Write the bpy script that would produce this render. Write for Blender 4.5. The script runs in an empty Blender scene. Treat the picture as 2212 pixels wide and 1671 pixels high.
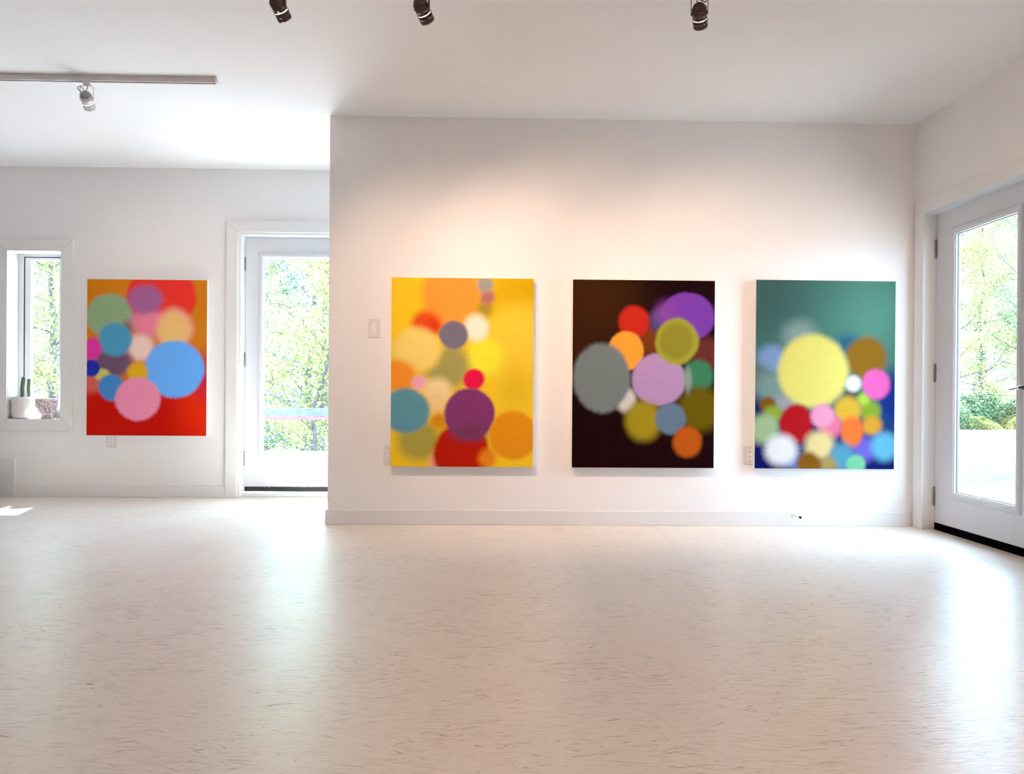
import bpy, bmesh, math, random
from mathutils import Vector, Matrix

C = bpy.context.scene.collection
sc = bpy.context.scene
PI = math.pi
random.seed(7)

# ------------------------------------------------------------------ camera
F_PX, CAM_YAW, CAM_PITCH, CAM_ROLL, CAM_SHIFT, CAM_H = 1693.1, 0.02391, -0.00217, 0.00706, 15.85, 0.8755
cam_data = bpy.data.cameras.new('camera')
cam = bpy.data.objects.new('camera', cam_data)
C.objects.link(cam)
cam_data.sensor_fit = 'HORIZONTAL'
cam_data.sensor_width = 36.0
cam_data.lens = 36.0 * F_PX / 2212.0
cam_data.shift_y = CAM_SHIFT / 2212.0
cam_data.clip_start = 0.05
cam_data.clip_end = 300
fwd = Vector((math.sin(CAM_YAW) * math.cos(CAM_PITCH), math.cos(CAM_YAW) * math.cos(CAM_PITCH), math.sin(CAM_PITCH)))
rgt = Vector((math.cos(CAM_YAW), -math.sin(CAM_YAW), 0))
up = rgt.cross(fwd)
r2 = rgt * math.cos(CAM_ROLL) + up * math.sin(CAM_ROLL)
u2 = -rgt * math.sin(CAM_ROLL) + up * math.cos(CAM_ROLL)
cam.matrix_world = Matrix(((r2.x, u2.x, -fwd.x, 0), (r2.y, u2.y, -fwd.y, 0), (r2.z, u2.z, -fwd.z, CAM_H), (0, 0, 0, 1)))
sc.camera = cam

# ------------------------------------------------------------------ colour management
sc.view_settings.view_transform = 'Standard'
sc.view_settings.look = 'None'
sc.view_settings.gamma = 1.0
sc.view_settings.use_curve_mapping = False
sc.view_settings.exposure = 0.2
sc.cycles.use_denoising = True
sc.cycles.max_bounces = 12
sc.cycles.diffuse_bounces = 6
sc.cycles.transparent_max_bounces = 24
sc.cycles.sample_clamp_indirect = 8.0

# ------------------------------------------------------------------ world: bright hazy sky, and the sun
world = bpy.data.worlds.new('sky')
sc.world = world
world.use_nodes = True
wb = world.node_tree.nodes['Background']
wb.inputs[0].default_value = (0.52, 0.75, 1.0, 1)
wb.inputs[1].default_value = 19.0
world.cycles.sampling_method = 'AUTOMATIC'

sun_data = bpy.data.lights.new('sun', 'SUN')
sun = bpy.data.objects.new('sun', sun_data)
C.objects.link(sun)
sun_data.energy = 92.0
sun_data.angle = math.radians(0.8)
sun_data.color = (0.80, 0.90, 1.0)
sun.rotation_euler = Vector((0.24, -0.83, -1.0)).to_track_quat('-Z', 'Y').to_euler()
sun.location = (-4, 12, 14)

WARM = (1.0, 0.68, 0.49)
LAMP_W = 88.0
FILL_W = 97.0

# ------------------------------------------------------------------ node helpers
def lin(h):
    h = h.lstrip('#')
    out = []
    for i in (0, 2, 4):
        c = int(h[i:i + 2], 16) / 255
        out.append(c / 12.92 if c <= 0.04045 else ((c + 0.055) / 1.055) ** 2.4)
    return (*out, 1.0)

def new_mat(name):
    m = bpy.data.materials.new(name)
    m.use_nodes = True
    nt = m.node_tree
    nt.nodes.clear()
    out = nt.nodes.new('ShaderNodeOutputMaterial')
    return m, nt, out

def principled(nt, out, col=(0.8, 0.8, 0.8, 1), rough=0.5, metal=0.0, spec=0.5):
    b = nt.nodes.new('ShaderNodeBsdfPrincipled')
    b.inputs['Base Color'].default_value = col
    b.inputs['Roughness'].default_value = rough
    b.inputs['Metallic'].default_value = metal
    b.inputs['Specular IOR Level'].default_value = spec
    nt.links.new(b.outputs[0], out.inputs[0])
    return b

def math_node(nt, op, a, b=None, c=None, clamp=False):
    n = nt.nodes.new('ShaderNodeMath')
    n.operation = op
    n.use_clamp = clamp
    for i, v in enumerate((a, b, c)):
        if v is None:
            continue
        if isinstance(v, (int, float)):
            n.inputs[i].default_value = v
        else:
            nt.links.new(v, n.inputs[i])
    return n.outputs[0]

def mapping(nt, scale=(1, 1, 1), rot=(0, 0, 0), src='Object', loc=(0, 0, 0)):
    tc = nt.nodes.new('ShaderNodeTexCoord')
    mp = nt.nodes.new('ShaderNodeMapping')
    mp.inputs['Scale'].default_value = scale
    mp.inputs['Rotation'].default_value = rot
    mp.inputs['Location'].default_value = loc
    nt.links.new(tc.outputs[src], mp.inputs['Vector'])
    return mp.outputs[0]

def noise(nt, vec, scale=5, detail=2, rough=0.5):
    n = nt.nodes.new('ShaderNodeTexNoise')
    n.inputs['Scale'].default_value = scale
    n.inputs['Detail'].default_value = detail
    n.inputs['Roughness'].default_value = rough
    nt.links.new(vec, n.inputs['Vector'])
    return n.outputs['Fac']

def ramp(nt, fac, stops, interp='LINEAR'):
    n = nt.nodes.new('ShaderNodeValToRGB')
    n.color_ramp.interpolation = interp
    e = n.color_ramp.elements
    while len(e) > 1:
        e.remove(e[-1])
    e[0].position, e[0].color = stops[0]
    for p, c in stops[1:]:
        x = e.new(p)
        x.color = c
    nt.links.new(fac, n.inputs[0])
    return n.outputs[0]

def mixc(nt, fac, a, b):
    n = nt.nodes.new('ShaderNodeMix')
    n.data_type = 'RGBA'
    for i, v in ((0, fac), (6, a), (7, b)):
        if isinstance(v, (int, float)):
            n.inputs[i].default_value = v
        elif isinstance(v, tuple):
            n.inputs[i].default_value = v
        else:
            nt.links.new(v, n.inputs[i])
    return n.outputs[2]

def bump(nt, height, strength, dist, bsdf):
    n = nt.nodes.new('ShaderNodeBump')
    n.inputs['Strength'].default_value = strength
    n.inputs['Distance'].default_value = dist
    nt.links.new(height, n.inputs['Height'])
    nt.links.new(n.outputs[0], bsdf.inputs['Normal'])

def simple(name, col, rough=0.5, metal=0.0, spec=0.5, var=0.0, vscale=20, bmp=0.0):
    m, nt, out = new_mat(name)
    c = lin(col) if isinstance(col, str) else (*col, 1)
    b = principled(nt, out, c, rough, metal, spec)
    v = mapping(nt)
    nz = noise(nt, v, vscale, 3)
    if var > 0:
        lo = tuple(x * (1 - var) for x in c[:3]) + (1,)
        hi = tuple(min(1, x * (1 + var)) for x in c[:3]) + (1,)
        nt.links.new(ramp(nt, nz, [(0.3, lo), (0.7, hi)]), b.inputs['Base Color'])
    if bmp > 0:
        bump(nt, nz, bmp, 0.001, b)
    return m

MAT = {}
MAT['wall'] = simple('white_wall_paint', (0.87, 0.855, 0.85), 0.62, spec=0.3, var=0.012, vscale=3, bmp=0.0)
MAT['ceiling'] = simple('white_ceiling_paint', (0.89, 0.88, 0.88), 0.8, spec=0.2, var=0.01, vscale=2)
MAT['trim'] = simple('white_trim_paint', (0.79, 0.78, 0.775), 0.38, var=0.015, vscale=6)
MAT['door'] = simple('white_door_paint', (0.68, 0.69, 0.73), 0.35, var=0.01, vscale=4)
MAT['pvc'] = simple('white_window_frame', (0.84, 0.85, 0.85), 0.3, var=0.01)
MAT['plate'] = simple('white_switch_plastic', (0.74, 0.70, 0.68), 0.3, var=0.01)
MAT['black'] = simple('black_rubber', (0.004, 0.004, 0.006), 0.8, spec=0.0, var=0.3, vscale=60)
MAT['slot'] = simple('dark_slot', (0.02, 0.018, 0.016), 0.6, var=0.2)
MAT['seal'] = simple('grey_glazing_seal', (0.13, 0.15, 0.17), 0.5, var=0.1)
MAT['nickel'] = simple('brushed_nickel', (0.30, 0.265, 0.24), 0.35, 1.0, var=0.15, vscale=120)
MAT['bronze'] = simple('dark_bronze_metal', (0.075, 0.046, 0.042), 0.22, 0.7, var=0.25, vscale=200)
MAT['bronze_cap'] = simple('rough_bronze_cap', (0.075, 0.05, 0.048), 0.7, 0.2, var=0.5, vscale=260, bmp=0.5)
MAT['white_metal'] = simple('white_lamp_metal', (0.62, 0.60, 0.60), 0.3, 0.1, var=0.05, vscale=200)
MAT['white_cap'] = simple('grey_ceramic_cap', (0.30, 0.29, 0.30), 0.7, 0.0, var=0.4, vscale=220, bmp=0.4)
MAT['cord_black'] = simple('black_cord', (0.01, 0.01, 0.01), 0.5, var=0.2)
MAT['cord_grey'] = simple('grey_cord', (0.16, 0.17, 0.18), 0.5, var=0.2)
MAT['track'] = simple('white_track_enamel', (0.60, 0.57, 0.57), 0.35, var=0.04)
MAT['canvas_edge'] = simple('white_primed_canvas', (0.86, 0.84, 0.80), 0.7, var=0.03, vscale=90, bmp=0.3)
MAT['pot_white'] = simple('white_glazed_pot', (0.80, 0.77, 0.76), 0.35, var=0.03)
MAT['soil'] = simple('dark_soil', (0.06, 0.04, 0.03), 0.95, var=0.5, vscale=200, bmp=0.8)
MAT['cactus'] = simple('dark_green_cactus', (0.07, 0.11, 0.05), 0.6, var=0.4, vscale=140)
MAT['spine'] = simple('pale_spines', (0.55, 0.50, 0.40), 0.6, var=0.1)
MAT['succulent'] = simple('reddish_succulent', (0.32, 0.13, 0.14), 0.5, var=0.3, vscale=120)
MAT['tin'] = simple('grey_brushed_tin', (0.30, 0.28, 0.28), 0.3, 0.7, var=0.1, vscale=80)
MAT['deck'] = simple('grey_deck_boards', (0.45, 0.43, 0.42), 0.8, var=0.15, vscale=14)
MAT['rail'] = simple('weathered_blue_grey_board', (0.045, 0.065, 0.10), 0.8, var=0.15, vscale=12)
MAT['rail_red'] = simple('faded_red_board', (0.22, 0.035, 0.05), 0.8, var=0.12, vscale=10)
MAT['siding'] = simple('white_outside_siding', (0.80, 0.80, 0.80), 0.7, var=0.03)
MAT['bark'] = simple('grey_bark', (0.06, 0.055, 0.055), 0.9, var=0.45, vscale=9, bmp=1.0)

def emission(name, col, strength):
    m, nt, out = new_mat(name)
    e = nt.nodes.new('ShaderNodeEmission')
    e.inputs[0].default_value = (*col, 1)
    e.inputs[1].default_value = strength
    nt.links.new(e.outputs[0], out.inputs[0])
    return m
MAT['bulb'] = emission('lamp_glow', (1.0, 0.86, 0.68), 14.0)

def glass_mat():
    m, nt, out = new_mat('window_glass')
    tr = nt.nodes.new('ShaderNodeBsdfTransparent')
    tr.inputs[0].default_value = (0.97, 0.985, 0.98, 1)
    gl = nt.nodes.new('ShaderNodeBsdfGlossy')
    gl.inputs['Roughness'].default_value = 0.02
    fr = nt.nodes.new('ShaderNodeFresnel')
    fr.inputs[0].default_value = 1.5
    mx = nt.nodes.new('ShaderNodeMixShader')
    geo = nt.nodes.new('ShaderNodeNewGeometry')
    fac = math_node(nt, 'MULTIPLY', fr.outputs[0], math_node(nt, 'SUBTRACT', 1.0, geo.outputs['Backfacing']))
    nt.links.new(fac, mx.inputs[0])
    nt.links.new(tr.outputs[0], mx.inputs[1])
    nt.links.new(gl.outputs[0], mx.inputs[2])
    nt.links.new(mx.outputs[0], out.inputs[0])
    return m
MAT['glass'] = glass_mat()

def floor_mat():
    m, nt, out = new_mat('painted_strand_board_floor')
    b = principled(nt, out, rough=0.3, spec=0.6)
    base = mapping(nt)
    wob = nt.nodes.new('ShaderNodeTexNoise')
    wob.inputs['Scale'].default_value = 3.2
    wob.inputs['Detail'].default_value = 3
    nt.links.new(base, wob.inputs['Vector'])
    vm = nt.nodes.new('ShaderNodeVectorMath'); vm.operation = 'SUBTRACT'
    nt.links.new(wob.outputs['Color'], vm.inputs[0]); vm.inputs[1].default_value = (0.5, 0.5, 0.5)
    vs = nt.nodes.new('ShaderNodeVectorMath'); vs.operation = 'MULTIPLY'
    nt.links.new(vm.outputs[0], vs.inputs[0]); vs.inputs[1].default_value = (0.06, 0.10, 0)
    va = nt.nodes.new('ShaderNodeVectorMath'); va.operation = 'ADD'
    nt.links.new(base, va.inputs[0]); nt.links.new(vs.outputs[0], va.inputs[1])
    def streak(sx, sy, rot, off, lo, hi, det=2):
        mp = nt.nodes.new('ShaderNodeMapping')
        mp.vector_type = 'POINT'
        mp.inputs['Rotation'].default_value = (0, 0, rot)
        mp.inputs['Location'].default_value = (off, off * 0.7, 0)
        nt.links.new(va.outputs[0], mp.inputs[0])
        m2 = nt.nodes.new('ShaderNodeMapping')
        m2.inputs['Scale'].default_value = (sx, sy, 1)
        nt.links.new(mp.outputs[0], m2.inputs[0])
        f = noise(nt, m2.outputs[0], 1.0, det, 0.55)
        g = ramp(nt, f, [(lo, (0, 0, 0, 1)), (hi, (1, 1, 1, 1))])
        return f, g
    f1, s1 = streak(11, 130, 0.04, 0, 0.565, 0.66, 4)
    f2, s2 = streak(9, 105, -0.16, 3.3, 0.585, 0.68, 4)
    f3, s3 = streak(14, 150, 0.27, 7.1, 0.60, 0.70, 4)
    f4, s4 = streak(16, 110, 0.55, 11.3, 0.65, 0.69, 2)
    f5, s5 = streak(13, 95, -0.50, 17.9, 0.655, 0.695, 2)
    marks = math_node(nt, 'ADD', s4, s5, clamp=True)
    patch = ramp(nt, noise(nt, base, 2.3, 5, 0.7), [(0.40, (0.06, 0.06, 0.06, 1)), (0.64, (1, 1, 1, 1))])
    st = math_node(nt, 'ADD', math_node(nt, 'ADD', s1, s2), s3, clamp=True)
    st = math_node(nt, 'MULTIPLY', st, patch, clamp=True)
    tone = ramp(nt, noise(nt, base, 0.9, 5, 0.6), [(0.3, (0.82, 0.73, 0.64, 1)), (0.7, (0.88, 0.80, 0.715, 1))])
    fine = ramp(nt, streak(18, 170, 0.1, 1.1, 0.4, 0.62, 4)[0], [(0.33, (0.935, 0.93, 0.925, 1)), (0.62, (1.03, 1.03, 1.03, 1))])
    mul = nt.nodes.new('ShaderNodeMix'); mul.data_type = 'RGBA'; mul.blend_type = 'MULTIPLY'
    mul.inputs[0].default_value = 1.0
    nt.links.new(tone, mul.inputs[6]); nt.links.new(fine, mul.inputs[7])
    c = mixc(nt, math_node(nt, 'MULTIPLY', st, 0.72), mul.outputs[2], (0.30, 0.25, 0.19, 1))
    patch2 = ramp(nt, noise(nt, mapping(nt, (1, 2, 1), loc=(4, 9, 0)), 2.6, 4, 0.7), [(0.44, (0, 0, 0, 1)), (0.62, (1, 1, 1, 1))])
    c = mixc(nt, math_node(nt, 'MULTIPLY', math_node(nt, 'MULTIPLY', marks, patch2), 0.85), c, (0.26, 0.21, 0.16, 1))
    # small dark flecks
    vo = nt.nodes.new('ShaderNodeTexVoronoi')
    vo.voronoi_dimensions = '2D'
    vo.inputs['Scale'].default_value = 7.0
    nt.links.new(base, vo.inputs['Vector'])
    dist = math_node(nt, 'LESS_THAN', vo.outputs['Distance'], 0.014)
    sep = nt.nodes.new('ShaderNodeSeparateColor')
    nt.links.new(vo.outputs['Color'], sep.inputs[0])
    pick = math_node(nt, 'GREATER_THAN', sep.outputs[0], 0.72)
    c = mixc(nt, math_node(nt, 'MULTIPLY', math_node(nt, 'MULTIPLY', dist, pick), 0.8), c, (0.05, 0.045, 0.04, 1))
    nt.links.new(c, b.inputs['Base Color'])
    h = math_node(nt, 'ADD', math_node(nt, 'MULTIPLY', f1, 0.8), math_node(nt, 'MULTIPLY', f2, 0.8))
    h = math_node(nt, 'ADD', h, math_node(nt, 'MULTIPLY', noise(nt, mapping(nt, (40, 90, 1)), 1, 3), 0.6))
    h = math_node(nt, 'ADD', h, math_node(nt, 'MULTIPLY', noise(nt, base, 160, 2), 0.35))
    bump(nt, h, 0.34, 0.003, b)
    return m
MAT['floor'] = floor_mat()

def threshold_mat():
    m, nt, out = new_mat('worn_black_sweep')
    b = principled(nt, out, rough=0.4)
    n = noise(nt, mapping(nt, (30, 30, 60)), 2.0, 6, 0.8)
    nt.links.new(ramp(nt, n, [(0.60, (0.012, 0.013, 0.02, 1)), (0.68, (0.75, 0.78, 0.82, 1))]), b.inputs['Base Color'])
    return m
MAT['sweep_worn'] = threshold_mat()

def speckle_mat():
    m, nt, out = new_mat('speckled_stoneware')
    b = principled(nt, out, rough=0.4)
    v = mapping(nt)
    vo = nt.nodes.new('ShaderNodeTexVoronoi'); vo.inputs['Scale'].default_value = 75
    nt.links.new(v, vo.inputs['Vector'])
    nz = noise(nt, v, 90, 3)
    f = math_node(nt, 'ADD', vo.outputs['Distance'], math_node(nt, 'MULTIPLY', nz, 0.5))
    nt.links.new(ramp(nt, f, [(0.55, (0.16, 0.08, 0.09, 1)), (0.66, (0.72, 0.60, 0.60, 1))]), b.inputs['Base Color'])
    return m
MAT['speckle'] = speckle_mat()

def leaf_mat(name, stops, trans=0.55):
    m, nt, out = new_mat(name)
    geo = nt.nodes.new('ShaderNodeNewGeometry')
    tc = nt.nodes.new('ShaderNodeTexCoord')
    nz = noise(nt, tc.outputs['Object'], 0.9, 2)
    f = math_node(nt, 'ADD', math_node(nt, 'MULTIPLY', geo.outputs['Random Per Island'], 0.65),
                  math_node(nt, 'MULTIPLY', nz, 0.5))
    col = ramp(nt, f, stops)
    d = nt.nodes.new('ShaderNodeBsdfDiffuse')
    t = nt.nodes.new('ShaderNodeBsdfTranslucent')
    mx = nt.nodes.new('ShaderNodeMixShader')
    mx.inputs[0].default_value = trans
    nt.links.new(col, d.inputs[0]); nt.links.new(col, t.inputs[0])
    nt.links.new(d.outputs[0], mx.inputs[1]); nt.links.new(t.outputs[0], mx.inputs[2])
    nt.links.new(mx.outputs[0], out.inputs[0])
    return m
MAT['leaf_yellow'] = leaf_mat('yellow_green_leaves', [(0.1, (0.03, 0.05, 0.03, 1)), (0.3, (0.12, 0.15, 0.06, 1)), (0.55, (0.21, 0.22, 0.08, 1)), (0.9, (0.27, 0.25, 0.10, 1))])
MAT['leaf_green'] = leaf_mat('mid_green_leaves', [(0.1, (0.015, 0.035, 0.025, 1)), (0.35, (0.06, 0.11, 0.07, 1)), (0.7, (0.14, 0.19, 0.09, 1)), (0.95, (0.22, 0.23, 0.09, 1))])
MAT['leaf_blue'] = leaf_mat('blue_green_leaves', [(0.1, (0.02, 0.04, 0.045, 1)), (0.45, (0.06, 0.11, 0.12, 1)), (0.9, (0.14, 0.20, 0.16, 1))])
MAT['grass'] = leaf_mat('pale_dry_grass', [(0.1, (0.02, 0.045, 0.04, 1)), (0.6, (0.05, 0.09, 0.07, 1)), (0.9, (0.12, 0.14, 0.09, 1))])

def ground_mat():
    m, nt, out = new_mat('pale_gravel_ground')
    b = principled(nt, out, rough=0.9, spec=0.1)
    v = mapping(nt)
    n1 = noise(nt, v, 0.35, 5, 0.6)
    n2 = noise(nt, v, 7.0, 5, 0.7)
    f = math_node(nt, 'ADD', math_node(nt, 'MULTIPLY', n1, 0.5), math_node(nt, 'MULTIPLY', n2, 0.5))
    nt.links.new(ramp(nt, f, [(0.40, (0.008, 0.018, 0.016, 1)), (0.46, (0.018, 0.030, 0.028, 1)), (0.49, (0.30, 0.285, 0.26, 1))]), b.inputs['Base Color'])
    return m
MAT['ground'] = ground_mat()

# ------------------------------------------------------------------ mesh helpers
def bx(bm, x0, x1, y0, y1, z0, z1, mi=0):
    vs = [bm.verts.new((x, y, z)) for z in (z0, z1) for y in (y0, y1) for x in (x0, x1)]
    for f in ((0, 2, 3, 1), (4, 5, 7, 6), (0, 1, 5, 4), (2, 6, 7, 3), (0, 4, 6, 2), (1, 3, 7, 5)):
        fc = bm.faces.new([vs[i] for i in f])
        fc.material_index = mi
    return vs

def lathe(bm, prof, seg=32, mat=Matrix.Identity(4), mi=0, smooth=True):
    rings = []
    for r, z in prof:
        if r < 1e-6:
            rings.append([bm.verts.new(mat @ Vector((0, 0, z)))])
        else:
            rings.append([bm.verts.new(mat @ Vector((r * math.cos(2 * PI * k / seg), r * math.sin(2 * PI * k / seg), z))) for k in range(seg)])
    for a, b in zip(rings, rings[1:]):
        for k in range(seg):
            k2 = (k + 1) % seg
            if len(a) == 1 and len(b) == 1:
                continue
            if len(a) == 1:
                f = bm.faces.new((a[0], b[k2], b[k]))
            elif len(b) == 1:
                f = bm.faces.new((a[k], a[k2], b[0]))
            else:
                f = bm.faces.new((a[k], a[k2], b[k2], b[k]))
            f.material_index = mi
            f.smooth = smooth

def tube(bm, pts, rad, seg=8, caps=True):
    pts = [Vector(p) for p in pts]
    n = len(pts)
    rads = rad if isinstance(rad, (list, tuple)) else [rad] * n
    rings = []
    up_ = None
    for i, p in enumerate(pts):
        t = (pts[min(i + 1, n - 1)] - pts[max(i - 1, 0)]).normalized()
        if up_ is None:
            up_ = Vector((0, 0, 1)) if abs(t.z) < 0.9 else Vector((1, 0, 0))
        a = t.cross(up_)
        if a.length < 1e-4:
            a = t.cross(Vector((0, 1, 0.3)))
        a.normalize()
        b = a.cross(t).normalized()
        up_ = b
        rings.append([bm.verts.new(p + (a * math.cos(2 * PI * k / seg) + b * math.sin(2 * PI * k / seg)) * rads[i]) for k in range(seg)])
    for r0, r1 in zip(rings, rings[1:]):
        for k in range(seg):
            f = bm.faces.new((r0[k], r0[(k + 1) % seg], r1[(k + 1) % seg], r1[k]))
            f.smooth = True
    if caps:
        bm.faces.new(rings[0][::-1]); bm.faces.new(rings[-1])

def smooth_path(pts, n=6):
    pts = [Vector(p) for p in pts]
    out = []
    P = [pts[0]] + pts + [pts[-1]]
    for i in range(1, len(P) - 2):
        for k in range(n):
            t = k / n
            a, b, c, d = P[i - 1], P[i], P[i + 1], P[i + 2]
            out.append(0.5 * ((2 * b) + (c - a) * t + (2 * a - 5 * b + 4 * c - d) * t * t + (3 * b - a - 3 * c + d) * t ** 3))
    out.append(pts[-1])
    return out

def obj(name, bm, mats, parent=None, bevel=0.0, seg=2):
    me = bpy.data.meshes.new(name)
    bmesh.ops.recalc_face_normals(bm, faces=bm.faces)
    bm.to_mesh(me)
    bm.free()
    if not isinstance(mats, (list, tuple)):
        mats = [mats]
    for m in mats:
        me.materials.append(MAT[m] if isinstance(m, str) else m)
    o = bpy.data.objects.new(name, me)
    C.objects.link(o)
    if parent is not None:
        o.parent = parent
    if bevel > 0:
        md = o.modifiers.new('bevel', 'BEVEL')
        md.width = bevel
        md.segments = seg
        md.limit_method = 'ANGLE'
        md.angle_limit = math.radians(40)
    return o

def boxobj(name, dims, mats, parent=None, bevel=0.0, off=(0, 0, 0)):
    bm = bmesh.new()
    if not isinstance(dims[0], (list, tuple)):
        dims = [dims]
    for d in dims:
        bx(bm, d[0] - off[0], d[1] - off[0], d[2] - off[1], d[3] - off[1], d[4] - off[2], d[5] - off[2])
    return obj(name, bm, mats, parent, bevel)

def empty(name, loc=(0, 0, 0), rot=(0, 0, 0)):
    o = bpy.data.objects.new(name, None)
    C.objects.link(o)
    o.location = loc
    o.rotation_euler = rot
    o.empty_display_size = 0.1
    return o

def tag(o, label=None, cat=None, group=None, kind=None):
    if label: o['label'] = label
    if cat: o['category'] = cat
    if group: o['group'] = group
    if kind: o['kind'] = kind
    return o

def struct(o, label=None, cat=None):
    o['kind'] = 'structure'
    if label: o['label'] = label
    if cat: o['category'] = cat
    return o

def copy_tree(o, parent=None):
    c = o.copy()
    C.objects.link(c)
    c.parent = parent
    for ch in list(o.children):
        copy_tree(ch, c)
    return c

# ------------------------------------------------------------------ room dimensions (metres)
D1 = 5.194      # face of the main wall
D2 = 6.482      # face of the recess wall
XL = -1.087     # free left end of the main wall
XR = 2.822      # face of the right wall
HC = 2.692      # ceiling
XW = -5.2       # left wall
YR = -2.6       # rear wall
TH = 0.18

def wall_grid(axis_lo, axis_hi, z0, z1, holes):
    """pieces (a0,a1,z0,z1) of a wall around rectangular holes (a0,a1,z0,z1)"""
    xs = sorted({axis_lo, axis_hi, *[h[0] for h in holes], *[h[1] for h in holes]})
    out = []
    for a, b in zip(xs, xs[1:]):
        mid = (a + b) / 2
        cuts = sorted([(h[2], h[3]) for h in holes if h[0] < mid < h[1]])
        z = z0
        for c0, c1 in cuts:
            if c0 > z: out.append((a, b, z, c0))
            z = c1
        if z < z1: out.append((a, b, z, z1))
    return out

# holes
WIN = (-3.957, -3.522, 0.632, 2.001)
DOL = (-2.115, -1.105, 0.0, 2.19)
DOR = (4.02, 5.09, 0.0, 2.09)
REAR = []
LEFTW = []

struct(boxobj('floor', (XW - TH, XR + TH, YR - TH, D2 + TH, -0.12, 0.0), 'floor'), 'off white painted strand board floor with fine dark scratches', 'floor')
struct(boxobj('ceiling', (XW - TH, XR + TH, YR - TH, D2 + TH, HC, HC + 0.1), 'ceiling'), 'flat white painted ceiling', 'ceiling')
struct(boxobj('wall_main', [(XL, XR, D1, D1 + 0.14, 0, HC)], 'wall'), 'long white wall hung with three paintings', 'wall')
struct(boxobj('wall_return', [(XL, XL + 0.06, D1 + 0.14, D2, 0, HC)], 'wall'), 'short white wall end running back to the recess', 'wall')
struct(boxobj('wall_recess', [(a, b, D2, D2 + TH, z0, z1) for a, b, z0, z1 in wall_grid(XW - TH, XR + TH, 0, HC, [WIN, DOL])], 'wall'), 'white rear wall of the left recess with window and glass door', 'wall')
struct(boxobj('wall_right', [(XR, XR + TH, a, b, z0, z1) for a, b, z0, z1 in wall_grid(YR - TH, D2, 0, HC, [DOR])], 'wall'), 'white right wall around the glass door', 'wall')
struct(boxobj('wall_left', [(XW - TH, XW, a, b, z0, z1) for a, b, z0, z1 in wall_grid(YR, D2, 0, HC, LEFTW)], 'wall'))
struct(boxobj('wall_rear', [(a, b, YR - TH, YR, z0, z1) for a, b, z0, z1 in wall_grid(XW - TH, XR, 0, HC, REAR)], 'wall'))
struct(boxobj('roof', (XW - 0.9, XR + 0.75, YR - 0.6, 7.9, HC + 0.14, HC + 0.34), 'siding'), 'roof slab with deep eaves', 'roof')

# baseboards
BB = 0.015
struct(boxobj('baseboard_main', [(XL - BB, XR - 0.001, D1 - BB, D1, 0, 0.095), (XL - BB, XL, D1, D2 - 0.02, 0, 0.095)], 'trim', bevel=0.003), 'white baseboard along the main wall', 'baseboard')
struct(boxobj('baseboard_recess', [(-3.886, -2.19, D2 - BB, D2, 0, 0.095)], 'trim', bevel=0.003), 'white baseboard under the red painting', 'baseboard')
struct(boxobj('baseboard_right', [(XR - BB, XR, YR, 3.93, 0, 0.095)], 'trim', bevel=0.003))
struct(boxobj('trim_1', [(-4.015, -3.886, D2 - 0.018, D2, 0.0, 0.31), (-4.7, -4.015, D2 - 0.018, D2, 0.222, 0.31)], 'trim', bevel=0.003), 'low white trim surround near the floor at the left edge', 'trim')
struct(boxobj('trim_2', (-4.7, -4.015, D2 - 0.008, D2, 0.0, 0.222), 'trim'))

def mitre_frame(bm, ring_o, ring_i, y0, y1, axis='y', open_bottom=False):
    """mitred casing boards between outer and inner rectangles (a0,a1,z0,z1); thickness y0..y1"""
    o0, o1, oz0, oz1 = ring_o
    i0, i1, iz0, iz1 = ring_i
    g = 0.0006
    quads = [[(o0, oz0), (i0, iz0), (i0, iz1 - g), (o0, oz1 - g)],
             [(o0 + g, oz1), (i0 + g, iz1), (i1 - g, iz1), (o1 - g, oz1)],
             [(i1, iz0), (o1, oz0), (o1, oz1 - g), (i1, iz1 - g)]]
    if not open_bottom:
        quads[0][0] = (o0, oz0 + g); quads[0][1] = (i0, iz0 + g)
        quads[2][0] = (i1, iz0 + g); quads[2][1] = (o1, oz0 + g)
        quads.append([(o0 + g, oz0), (o1 - g, oz0), (i1 - g, iz0), (i0 + g, iz0)])
    for qd in quads:
        lo = []; hi = []
        for a, z in qd:
            if axis == 'y':
                lo.append(bm.verts.new((a, y0, z))); hi.append(bm.verts.new((a, y1, z)))
            else:
                lo.append(bm.verts.new((y0, a, z))); hi.append(bm.verts.new((y1, a, z)))
        bm.faces.new(lo); bm.faces.new(hi[::-1])
        for k in range(4):
            bm.faces.new((lo[k], lo[(k + 1) % 4], hi[(k + 1) % 4], hi[k]))

# ------------------------------------------------------------------ window at the left
w1 = struct(empty('window_1', (-3.74, D2, 0.632)), 'narrow white framed window with pots on its sill at the left', 'window')
def w1box(name, dims, mats, bevel=0.0):
    return boxobj(name, dims, mats, w1, bevel, off=tuple(w1.location))
bm = bmesh.new()
mitre_frame(bm, (-4.049, -3.427, 0.540, 2.092), (-3.955, -3.524, 0.634, 2.0), D2 - 0.018, D2)
for v in bm.verts: v.co -= w1.location
obj('window_casing', bm, 'trim', w1, 0.0025)
x0, x1, z0, z1 = WIN
w1box('window_reveal', [(x0, x0 + 0.004, D2, D2 + 0.135, z0, z1), (x1 - 0.004, x1, D2, D2 + 0.135, z0, z1), (x0 + 0.004, x1 - 0.004, D2, D2 + 0.135, z1 - 0.004, z1)], 'trim')
w1box('window_sill', (x0 + 0.004, x1 - 0.004, D2, D2 + 0.135, z0, z0 + 0.004), 'trim')
a0, a1, c0, c1 = x0 + 0.004, x1 - 0.004, z0 + 0.004, z1 - 0.004
f = 0.042
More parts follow.
